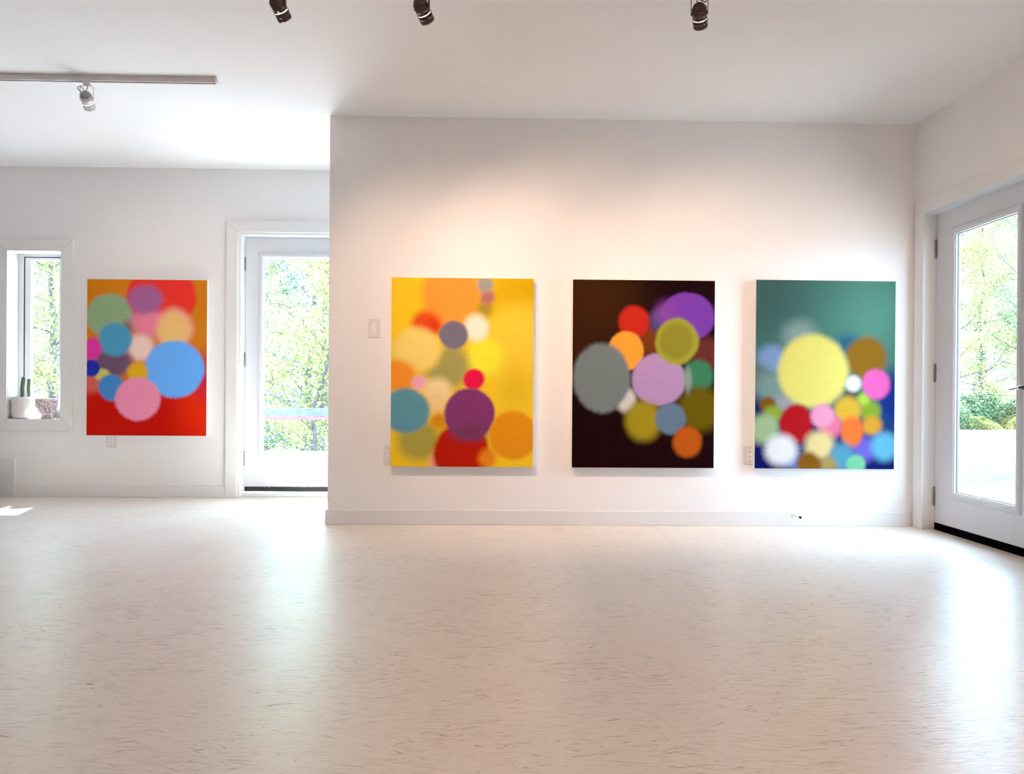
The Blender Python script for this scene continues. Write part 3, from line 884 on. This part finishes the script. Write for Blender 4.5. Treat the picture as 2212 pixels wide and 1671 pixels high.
P3 = [(1080, 300, 330, 330, '5B9480', 150, 10), (250, 250, 220, 300, '456C68', 130, 10), (660, 1560, 900, 470, '051263', 70, 20), (1260, 1010, 190, 220, '0A2F80', 50, 30), (150, 1090, 120, 120, '0B2866', 40, 20),
      (870, 620, 110, 110, '1F6784', 40, 20), (490, 520, 125, 115, '90AAA2', 44, 26), (270, 700, 112, 105, '86A4D2', 26, 26), (175, 830, 85, 80, '6B8279', 34, 10), (270, 930, 125, 120, '82A09B', 34, 14), (375, 1050, 75, 70, 'A9A6AC', 24, 10),
      (1010, 690, 162, 165, '986A12', 20, 26), (905, 975, 65, 60, '5C5A42', 20, 12), (240, 1062, 62, 60, '8C5C0A', 14, 12), (290, 1130, 75, 60, '97B33C', 20, 12), (1050, 1100, 76, 85, '8DAA28', 20, 12), (995, 1010, 46, 46, 'B8D844', 18, 10),
      (215, 1250, 118, 115, 'ABCA96', 24, 26), (870, 1100, 105, 110, 'E6B736', 20, 14), (1060, 1215, 80, 78, 'E1A22E', 20, 12), (595, 795, 275, 285, 'F6E878', 20, 32), (465, 1200, 130, 150, 'BC1018', 14, 30),
      (740, 1225, 90, 85, 'F47C9E', 22, 10), (675, 1140, 92, 90, 'FCA6C6', 14, 14), (1000, 1400, 90, 95, '7267C8', 26, 14), (650, 1375, 115, 115, 'F5DE98', 26, 20), (905, 1262, 88, 116, 'FC7A30', 16, 16), (460, 1500, 70, 60, '7690D0', 26, 10),
      (350, 1412, 122, 118, 'FFFFFF', 26, 34), (830, 1460, 95, 110, '57A0BA', 26, 14), (720, 1530, 70, 70, 'B29A50', 26, 10), (570, 1512, 95, 90, '8C5C08', 18, 18), (940, 1515, 74, 76, '7DD09C', 11, 10), (1165, 1375, 105, 110, '69BBDC', 24, 30),
      (1090, 890, 107, 118, 'FB6ABA', 13, 14), (913, 890, 58, 58, 'FFFFFF', 14, 12)]
PL = [(560, 1500, 1000, 480, 'C01204', 50, 16), (1150, 1250, 230, 300, 'DE2A0A', 110, 10), (1120, 960, 80, 180, 'C0203C', 60, 10), (745, 250, 315, 300, 'E8352A', 14, 12), (280, 430, 212, 205, '8EA47A', 13, 10),
      (455, 520, 45, 45, '6C4C56', 26, 12), (560, 470, 90, 90, 'C88494', 40, 12), (640, 490, 130, 130, 'EA7C92', 28, 16), (600, 275, 155, 130, 'A2608E', 24, 12), (860, 540, 172, 185, 'EE9E80', 24, 22), (860, 550, 135, 145, 'ECBA6E', 24, 10),
      (560, 715, 122, 118, 'F0C8B8', 26, 22), (310, 850, 175, 140, '6C5068', 30, 18), (330, 645, 152, 152, '4B92B2', 14, 12), (125, 730, 80, 100, 'E03898', 10, 8), (120, 1050, 90, 85, 'CE5C52', 24, 14), (215, 970, 70, 55, 'CCBC5C', 14, 26), (110, 908, 80, 80, '24309E', 8, 10),
      (300, 1085, 118, 122, '4482BC', 10, 14), (865, 910, 270, 262, '69A8EA', 12, 26), (535, 940, 92, 92, 'DCA21E', 14, 10), (535, 1185, 205, 196, 'EA8AA4', 11, 32)]
m1 = painting_mat('yellow_disc_painting', 'FACA22', P1, 232, 65, 1093, 0.935, 0.86)
m2 = painting_mat('dark_disc_painting', '1A0204', P2, 98, 90, 1108, 0.941, 0.78)
m3 = painting_mat('teal_disc_painting', '4C7C72', P3, 143, 88, 1100, 0.937, 0.63, 0.0)
m4 = painting_mat('red_disc_painting', 'CF7814', PL, 75, 95, 1085, 0.965, 0.92)
painting(-0.670, 0.262, 0.387, 1.624, D1, 'yellow painting of soft discs with a large purple disc near its foot', m1)
painting(0.519, 1.459, 0.386, 1.623, D1, 'dark brown black painting of soft discs with a large grey disc', m2)
painting(1.732, 2.666, 0.385, 1.633, D1, 'teal and blue painting of soft discs with a large pale yellow disc', m3, tilt=0.002)
painting(-3.297, -2.333, 0.505, 1.772, D2, 'red and orange painting of soft discs with a large sky blue disc', m4, depth=0.045)

# ------------------------------------------------------------------ track lighting
def track(x0, x1, y, label):
    e = empty('lighting_track', ((x0 + x1) / 2, y, HC))
    tag(e, label, 'lighting track')
    hw = (x1 - x0) / 2
    bm = bmesh.new()
    # channel with open slot underneath
    bx(bm, -hw, hw, -0.0175, -0.007, -0.034, 0)
    bx(bm, -hw, hw, 0.007, 0.0175, -0.034, 0)
    bx(bm, -hw, hw, -0.007, 0.007, -0.012, 0)
    obj('rail', bm, 'track', e, 0.001)
    bm = bmesh.new()
    bx(bm, -hw, hw, -0.0068, 0.0068, -0.028, -0.0122)
    obj('conductor_slot', bm, 'slot', e)
    for s in (-1, 1):
        bm = bmesh.new()
        bx(bm, s * hw, s * (hw + 0.012), -0.0185, 0.0185, -0.035, 0)
        obj('end_cap', bm, 'pvc', e, 0.002)
    return e
track(-4.4, -1.625, 4.60, 'white lighting track on the left part of the ceiling')
track(-1.6, 2.76, 3.45, 'white lighting track just above the top edge of the photo')

def spotlight(metal, cap, cord):
    e = empty('spotlight', (0, 0, 0))
    bm = bmesh.new()
    bx(bm, -0.020, 0.020, -0.016, 0.016, -0.052, -0.034)
    lathe(bm, [(0.015, -0.052), (0.010, -0.058), (0, -0.058)], 20)
    obj('track_adapter', bm, metal, e, 0.003)
    # yoke: flat strap bent into a U
    pts = smooth_path([(-0.036, 0, -0.140), (-0.036, 0, -0.10), (-0.036, 0, -0.072), (-0.030, 0, -0.061), (-0.012, 0, -0.0585), (0.012, 0, -0.0585), (0.030, 0, -0.061), (0.036, 0, -0.072), (0.036, 0, -0.10), (0.036, 0, -0.140)], 5)
    bm = bmesh.new()
    prev = None
    for i, p in enumerate(pts):
        t = (pts[min(i + 1, len(pts) - 1)] - pts[max(i - 1, 0)]).normalized()
        nrm = Vector((t.z, 0, -t.x)) * 0.0013
        ring = [bm.verts.new(p + nrm + Vector((0, -0.006, 0))), bm.verts.new(p + nrm + Vector((0, 0.006, 0))), bm.verts.new(p - nrm + Vector((0, 0.006, 0))), bm.verts.new(p - nrm + Vector((0, -0.006, 0)))]
        if prev:
            for k in range(4): bm.faces.new((prev[k], prev[(k + 1) % 4], ring[(k + 1) % 4], ring[k]))
        else: bm.faces.new(ring)
        prev = ring
    bm.faces.new(prev[::-1])
    obj('yoke', bm, metal, e)
    # head: axis along local -Z, pivot at the yoke ends
    bm = bmesh.new()
    R = 0.0325
    lathe(bm, [(R - 0.002, 0.022), (R, 0.022), (R, -0.022), (R - 0.002, -0.022), (R - 0.002, 0.022)], 40)
    lathe(bm, [(R - 0.002, -0.0255), (R, -0.0255), (R, -0.046), (R - 0.0012, -0.0465), (R - 0.0012, -0.0485), (R, -0.049), (R, -0.062), (R - 0.002, -0.062), (R - 0.002, -0.0255)], 40)
    for k in range(6):
        m = Matrix.Rotation(k * PI / 3 + 0.3, 4, 'Z')
        vs = bx(bm, R - 0.002, R - 0.0002, -0.0018, 0.0018, -0.0258, -0.0217)
        for v in vs: v.co = m @ v.co
    for s in (-1, 1):
        lathe(bm, [(0.0065, 0), (0.0065, 0.006), (0, 0.006)], 14, Matrix.Translation((s * (R - 0.001), 0, 0)) @ Matrix.Rotation(s * PI / 2, 4, 'Y'))
    head = obj('lamp_head', bm, metal, e)
    head.location = (0, 0, -0.134)
    bm = bmesh.new()
    lathe(bm, [(0.0305, 0.012), (0.030, 0.020), (0.0275, 0.030), (0.021, 0.040), (0.012, 0.045), (0, 0.0465)], 32)
    obj('back_cap', bm, cap, head)
    bm = bmesh.new()
    lathe(bm, [(0, 0.008), (0.0285, 0.008), (0.0285, -0.050), (0.026, -0.054), (0, -0.056)], 32)
    obj('bulb', bm, 'bulb', head)
    return e, head

def cord_obj(e, pts, mat):
    bm = bmesh.new()
    tube(bm, smooth_path(pts, 7), 0.0022, 8)
    return obj('cord', bm, mat, e)

def add_spot(src, x, y, aim, label, cordpts, cordmat, watts, group='track spotlights', color=WARM, size=78):
    e = copy_tree(src)
    e.location = (x, y, HC)
    tag(e, label, 'spotlight', group)
    head = [c for c in e.children if c.name.startswith('lamp_head')][0]
    hp = Vector((x, y, HC - 0.134))
    d = (Vector(aim) - hp)
    yaw = math.atan2(-d.x, d.y)
    e.rotation_euler = (0, 0, yaw)
    # pitch in the yoke frame
    el = math.atan2(math.hypot(d.x, d.y), -d.z)
    head.rotation_euler = (el, 0, 0)
    cord_obj(e, cordpts, cordmat)
    ld = bpy.data.lights.new('spot_beam', 'SPOT')
    lo_ = bpy.data.objects.new('spot_beam', ld)
    C.objects.link(lo_)
    lo_.parent = head
    lo_.location = (0, 0, -0.068)
    ld.energy = watts
    ld.color = color
    ld.spot_size = math.radians(size)
    ld.spot_blend = 1.0
    ld.shadow_soft_size = 0.012
    return e
ps, ph_ = spotlight('bronze', 'bronze_cap', 'cord_black')
pw, _ = spotlight('white_metal', 'white_cap', 'cord_grey')
cA = [(0.0, 0, -0.056), (-0.012, -0.01, -0.066), (-0.050, -0.02, -0.078), (-0.046, -0.024, -0.100), (-0.01, -0.03, -0.094), (0.0, -0.030, -0.108)]
cB = [(0.012, 0, -0.056), (0.010, -0.015, -0.075), (-0.002, -0.03, -0.092), (-0.004, -0.030, -0.108)]
cC = [(0.0, 0, -0.056), (0.012, -0.02, -0.068), (0.032, -0.03, -0.086), (0.030, -0.035, -0.104), (0.014, -0.035, -0.096), (-0.004, -0.034, -0.086), (-0.007, -0.032, -0.096), (-0.004, -0.03, -0.108)]
cL = [(0.004, 0, -0.056), (0.008, -0.015, -0.075), (0.006, -0.03, -0.100), (-0.004, -0.034, -0.112), (-0.034, -0.03, -0.094), (-0.040, -0.025, -0.078), (-0.022, -0.028, -0.076), (-0.004, -0.032, -0.096), (-0.002, -0.030, -0.112)]
add_spot(ps, -0.95, 3.45, (-0.25, D1, 1.0), 'dark bronze track spotlight at top, leftmost of the bronze three', cA, 'cord_black', LAMP_W)
add_spot(ps, -0.325, 3.45, (0.55, D1, 1.15), 'dark bronze track spotlight at top, above the yellow painting', cB, 'cord_black', LAMP_W)
add_spot(ps, 0.90, 3.45, (1.55, D1, 1.15), 'dark bronze track spotlight at top right of the ceiling', cC, 'cord_black', LAMP_W * 0.7)
add_spot(ps, 2.62, 3.45, (2.0, D1, 1.25), 'dark bronze track spotlight nearest the right wall', cB, 'cord_black', LAMP_W * 0.25)
add_spot(pw, -2.365, 4.60, (-2.62, D2, 1.25), 'white and grey track spotlight hanging alone from the left track', cL, 'cord_grey', LAMP_W * 0.25)
def drop(o):
    for c in list(o.children): drop(c)
    bpy.data.objects.remove(o)
drop(ps); drop(pw)

# unseen glowing ceiling globe, added behind the viewer as warm fill light
gl = empty('fill_lamp', (1.5, 0.5, HC))
tag(gl, 'unseen round fill lamp added on the ceiling behind the viewer', 'fill lamp')
bm = bmesh.new(); lathe(bm, [(0, 0), (0.10, 0), (0.10, -0.03), (0.085, -0.04), (0, -0.04)], 32); obj('base', bm, 'trim', gl)
bm = bmesh.new(); lathe(bm, [(0.0, -0.041), (0.15, -0.045), (0.16, -0.07), (0.13, -0.12), (0.07, -0.15), (0, -0.16)], 32)
MAT['globe'] = emission('fill_lamp_glow', (1.0, 0.63, 0.43), FILL_W / 1.5)
obj('fill_lamp_globe', bm, 'globe', gl)

# ------------------------------------------------------------------ outside
def gz(x, y):
    t = min(1, max(0, (1.5 - x) / 3.0))
    t = t * t * (3 - 2 * t)
    drop_ = -0.35 - 0.105 * max(0, y - 8)
    flat = -0.16 + 0.02 * math.sin(x * 0.7) + 0.03 * math.sin(y * 0.35 + x * 0.2)
    if y < 6.6: drop_ = -0.35
    return flat * (1 - t) + drop_ * t
bm = bmesh.new()
NX, NY = 70, 70
grid = [[bm.verts.new((-45 + 110 * i / NX, -25 + 90 * j / NY, gz(-45 + 110 * i / NX, -25 + 90 * j / NY) - (0.0))) for i in range(NX + 1)] for j in range(NY + 1)]
for j in range(NY):
    for i in range(NX):
        f_ = bm.faces.new((grid[j][i], grid[j][i + 1], grid[j + 1][i + 1], grid[j + 1][i])); f_.smooth = True
struct(obj('ground', bm, 'ground'), 'pale sunlit gravel ground outside', 'ground')
struct(boxobj('deck', [(-5.2, -0.5, 6.68 + k * 0.145, 6.68 + k * 0.145 + 0.138, -0.06, -0.02) for k in range(20)], 'deck'))

rl = empty('deck_railing', (-2.6, 9.5, -0.02))
tag(rl, 'blue grey board railing with a faded red strip outside the left door', 'railing')
for za, zb in ((0.655, 0.672), (0.625, 0.650), (0.602, 0.620), (0.578, 0.598)):
    boxobj('rail_board', (-2.1, 2.1, -0.02, 0.02, za + 0.02, zb + 0.02), 'rail', rl, 0.002)
boxobj('red_strip', (-2.1, 2.1, -0.03, 0.025, 0.553, 0.593), 'rail_red', rl, 0.002)
for sx in (-2.1, 2.1):
    boxobj('post', (sx - 0.05, sx + 0.05, 0.021, 0.11, -0.3, 0.70), 'rail', rl, 0.004)

def leaf_quad(bm_v, bm_f, p, size, rnd):
    d = Vector((rnd.uniform(-1, 1), rnd.uniform(-1, 1), rnd.uniform(-1, 0.6))).normalized()
    s = d.cross(Vector((rnd.uniform(-1, 1), rnd.uniform(-1, 1), rnd.uniform(-1, 1)))).normalized()
    n = len(bm_v)
    w = size * 0.36
    bm_v += [p, p + d * size * 0.45 + s * w, p + d * size, p + d * size * 0.45 - s * w]
    bm_f.append((n, n + 1, n + 2, n + 3))

def mesh_pydata(name, v, f, mat):
    me = bpy.data.meshes.new(name)
    me.from_pydata([tuple(a) for a in v], [], f)
    me.materials.append(MAT[mat])
    return me

def tree_meshes(seed, height, spread, nleaf, leaf, mat, low=0.12, lean=0.0, base_r=0.09):
    rnd = random.Random(seed)
    bm = bmesh.new()
    n = 9
    trunk = []
    x = y = 0
    for i in range(n + 1):
        t = i / n
        trunk.append(Vector((x, y, t * height)))
        x += rnd.uniform(-0.10, 0.10) + lean / n; y += rnd.uniform(-0.10, 0.10)
    tp = smooth_path(trunk, 3)
    tube(bm, tp, [base_r * (1 - 0.82 * i / (len(tp) - 1)) for i in range(len(tp))], 9)
    tips = []
    nb = 30
    for k in range(nb):
        t = low + (0.97 - low) * (k + rnd.random()) / nb
        p = tp[int(t * (len(tp) - 1))]
        th = k * 2.399 + rnd.uniform(-0.4, 0.4)
        ln = spread * (1.05 - 0.55 * t) * rnd.uniform(0.6, 1.15)
        el = 0.15 + 0.7 * t + rnd.uniform(-0.15, 0.25)
        d = Vector((math.cos(th) * math.cos(el), math.sin(th) * math.cos(el), math.sin(el)))
        q = [p]
        c = p.copy()
        for s in range(4):
            d = (d + Vector((rnd.uniform(-0.3, 0.3), rnd.uniform(-0.3, 0.3), rnd.uniform(-0.25, 0.2)))).normalized()
            c = c + d * ln / 4
            q.append(c.copy())
            if s > 0:
                for _ in range(2):
                    dd = (d + Vector((rnd.uniform(-1, 1), rnd.uniform(-1, 1), rnd.uniform(-0.6, 0.6)))).normalized()
                    e2 = c + dd * ln * rnd.uniform(0.15, 0.32)
                    tube(bm, [c, (c + e2) / 2 + Vector((0, 0, 0.03)), e2], [0.010, 0.006, 0.003], 4, False)
                    tips.append((c, e2))
            tips.append((q[-2], c.copy()))
        r0 = base_r * 0.34 * (1 - 0.6 * t)
        tube(bm, q, [r0, r0 * 0.7, r0 * 0.5, r0 * 0.3, 0.004], 5, False)
    bmesh.ops.recalc_face_normals(bm, faces=bm.faces)
    mt = bpy.data.meshes.new('trunk'); bm.to_mesh(mt); bm.free(); mt.materials.append(MAT['bark'])
    V = []; F_ = []
    for _ in range(nleaf):
        a, b = rnd.choice(tips)
        p = a.lerp(b, rnd.random() ** 0.7) + Vector((rnd.gauss(0, 0.16), rnd.gauss(0, 0.16), rnd.gauss(0, 0.13)))
        leaf_quad(V, F_, p, leaf * rnd.uniform(0.6, 1.3), rnd)
    return mt, mesh_pydata('foliage', V, F_, mat)

KINDS = [
    (tree_meshes(1, 7.5, 2.3, 19000, 0.062, 'leaf_yellow', low=0.06), 'yellow green leafy tree'),
    (tree_meshes(2, 8.0, 2.2, 19000, 0.058, 'leaf_green', low=0.08, base_r=0.11), 'mid green leafy tree'),
    (tree_meshes(3, 8.0, 2.0, 14000, 0.058, 'leaf_blue', low=0.10, base_r=0.12), 'blue green leafy tree'),
    (tree_meshes(4, 4.2, 1.7, 13000, 0.058, 'leaf_yellow', low=0.04, lean=0.5, base_r=0.045), 'slender yellow leaved sapling'),
]
def tree(kind, x, y, s, rz, where, group):
    (mt, mf), lab = KINDS[kind]
    nm = 'sapling' if kind == 3 else 'tree'
    e = empty(nm, (x, y, gz(x, y) - 0.03), (0, 0, rz))
    e.scale = (s, s, s)
    tag(e, lab + ' ' + where, 'tree', group)
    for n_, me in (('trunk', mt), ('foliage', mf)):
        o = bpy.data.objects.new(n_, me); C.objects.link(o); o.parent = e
T_DOOR = [(3, -2.75, 12.2, 1.0), (0, -3.3, 15.5, 0.95), (1, -5.6, 16.5, 0.95), (2, -4.6, 19.5, 1.05), (0, -6.4, 21.5, 1.1), (1, -5.2, 25.0, 1.15), (2, -8.0, 27.0, 1.2), (0, -6.8, 31.0, 1.3), (1, -9.8, 34.0, 1.3), (2, -7.5, 38.0, 1.4)]
T_WIN = [(0, -7.3, 13.2, 0.9), (1, -9.6, 15.8, 1.0), (2, -9.2, 19.0, 1.0), (0, -12.5, 20.5, 1.1), (1, -12.0, 25.0, 1.2), (2, -17.0, 28.5, 1.3), (0, -18.0, 33.0, 1.3)]
T_RIGHT = [(0, 16.4, 27.4, 1.2), (0, 19.9, 31.6, 1.3), (1, 19.0, 27.6, 1.1), (0, 21.6, 30.2, 1.25), (2, 17.6, 33.0, 1.3), (1, 22.6, 36.0, 1.4), (0, 26.0, 41.0, 1.6)]
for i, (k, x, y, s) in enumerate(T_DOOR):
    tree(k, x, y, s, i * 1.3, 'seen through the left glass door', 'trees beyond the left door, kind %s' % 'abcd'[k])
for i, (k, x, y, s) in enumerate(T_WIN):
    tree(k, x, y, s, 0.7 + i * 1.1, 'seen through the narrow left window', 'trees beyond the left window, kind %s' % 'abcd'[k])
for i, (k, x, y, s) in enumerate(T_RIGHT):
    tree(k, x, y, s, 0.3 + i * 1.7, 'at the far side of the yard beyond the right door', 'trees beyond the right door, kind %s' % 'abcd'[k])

def bush_mesh(seed, r, h, n, leaf, mat):
    rnd = random.Random(seed)
    V = []; F_ = []
    for _ in range(n):
        th = rnd.uniform(0, 2 * PI); u = rnd.random() ** 0.5; zz = rnd.random()
        rr = r * u * math.sqrt(max(0.05, 1 - (zz * 0.95) ** 2)) * (1 + 0.25 * math.sin(th * 3 + seed))
        leaf_quad(V, F_, Vector((math.cos(th) * rr, math.sin(th) * rr, zz * h * (1 + 0.2 * math.sin(th * 2 + seed)))), leaf * rnd.uniform(0.6, 1.4), rnd)
    bm = bmesh.new()
    for k in range(14):
        th = k * 2.4; rr = r * rnd.uniform(0.2, 0.8)
        tube(bm, [(0, 0, 0), (math.cos(th) * rr * 0.5, math.sin(th) * rr * 0.5, h * 0.5), (math.cos(th) * rr, math.sin(th) * rr, h * rnd.uniform(0.8, 1.1))], [0.02, 0.012, 0.004], 5, False)
    mt = bpy.data.meshes.new('stems'); bm.to_mesh(mt); bm.free(); mt.materials.append(MAT['bark'])
    return mt, mesh_pydata('foliage', V, F_, mat)
BUSH = [bush_mesh(5, 1.1, 1.25, 9000, 0.075, 'leaf_green'), bush_mesh(6, 1.2, 1.0, 9000, 0.07, 'leaf_yellow')]
for i, (x, y, s) in enumerate([(14.7, 25.4, 0.9), (16.2, 26.0, 1.0), (17.6, 25.6, 0.85), (15.6, 24.8, 0.5), (17.0, 25.0, 0.55), (13.6, 25.8, 0.9), (19.0, 26.4, 1.0)]):
    e = empty('bush', (x, y, gz(x, y) - 0.05), (0, 0, i * 0.9)); e.scale = (s, s, s * 0.8)
    k = 0 if i in (0, 1, 2, 5) else 1
    tag(e, ('dense green bush' if k == 0 else 'low yellow green bush') + ' at the foot of the trees beyond the right door', 'bush', 'bushes beyond the right door, kind %s' % 'ab'[k])
    for n_, me in (('stems', BUSH[k][0]), ('foliage', BUSH[k][1])):
        o = bpy.data.objects.new(n_, me); C.objects.link(o); o.parent = e

# thin grass in the gravel yard
rnd = random.Random(11)
V = []; F_ = []
for _ in range(9000):
    y = rnd.uniform(7, 24); x = y * rnd.uniform(0.5, 0.75)
    if math.sin(y * 1.1 + 0.5 * math.sin(x)) + rnd.gauss(0, 0.35) < 0.75: continue
    z = gz(x, y)
    h = rnd.uniform(0.03, 0.10); a = rnd.uniform(0, PI); w = 0.004
    dx, dy = math.cos(a) * w, math.sin(a) * w
    n = len(V)
    lx, ly = rnd.uniform(-0.04, 0.04), rnd.uniform(-0.04, 0.04)
    V += [Vector((x - dx, y - dy, z - 0.01)), Vector((x + dx, y + dy, z - 0.01)), Vector((x + lx, y + ly, z + h))]
    F_.append((n, n + 1, n + 2))
go_ = bpy.data.objects.new('grass', mesh_pydata('grass', V, F_, 'grass')); C.objects.link(go_)
tag(go_, 'thin pale grass growing in the gravel beyond the right door', 'grass', kind='stuff')
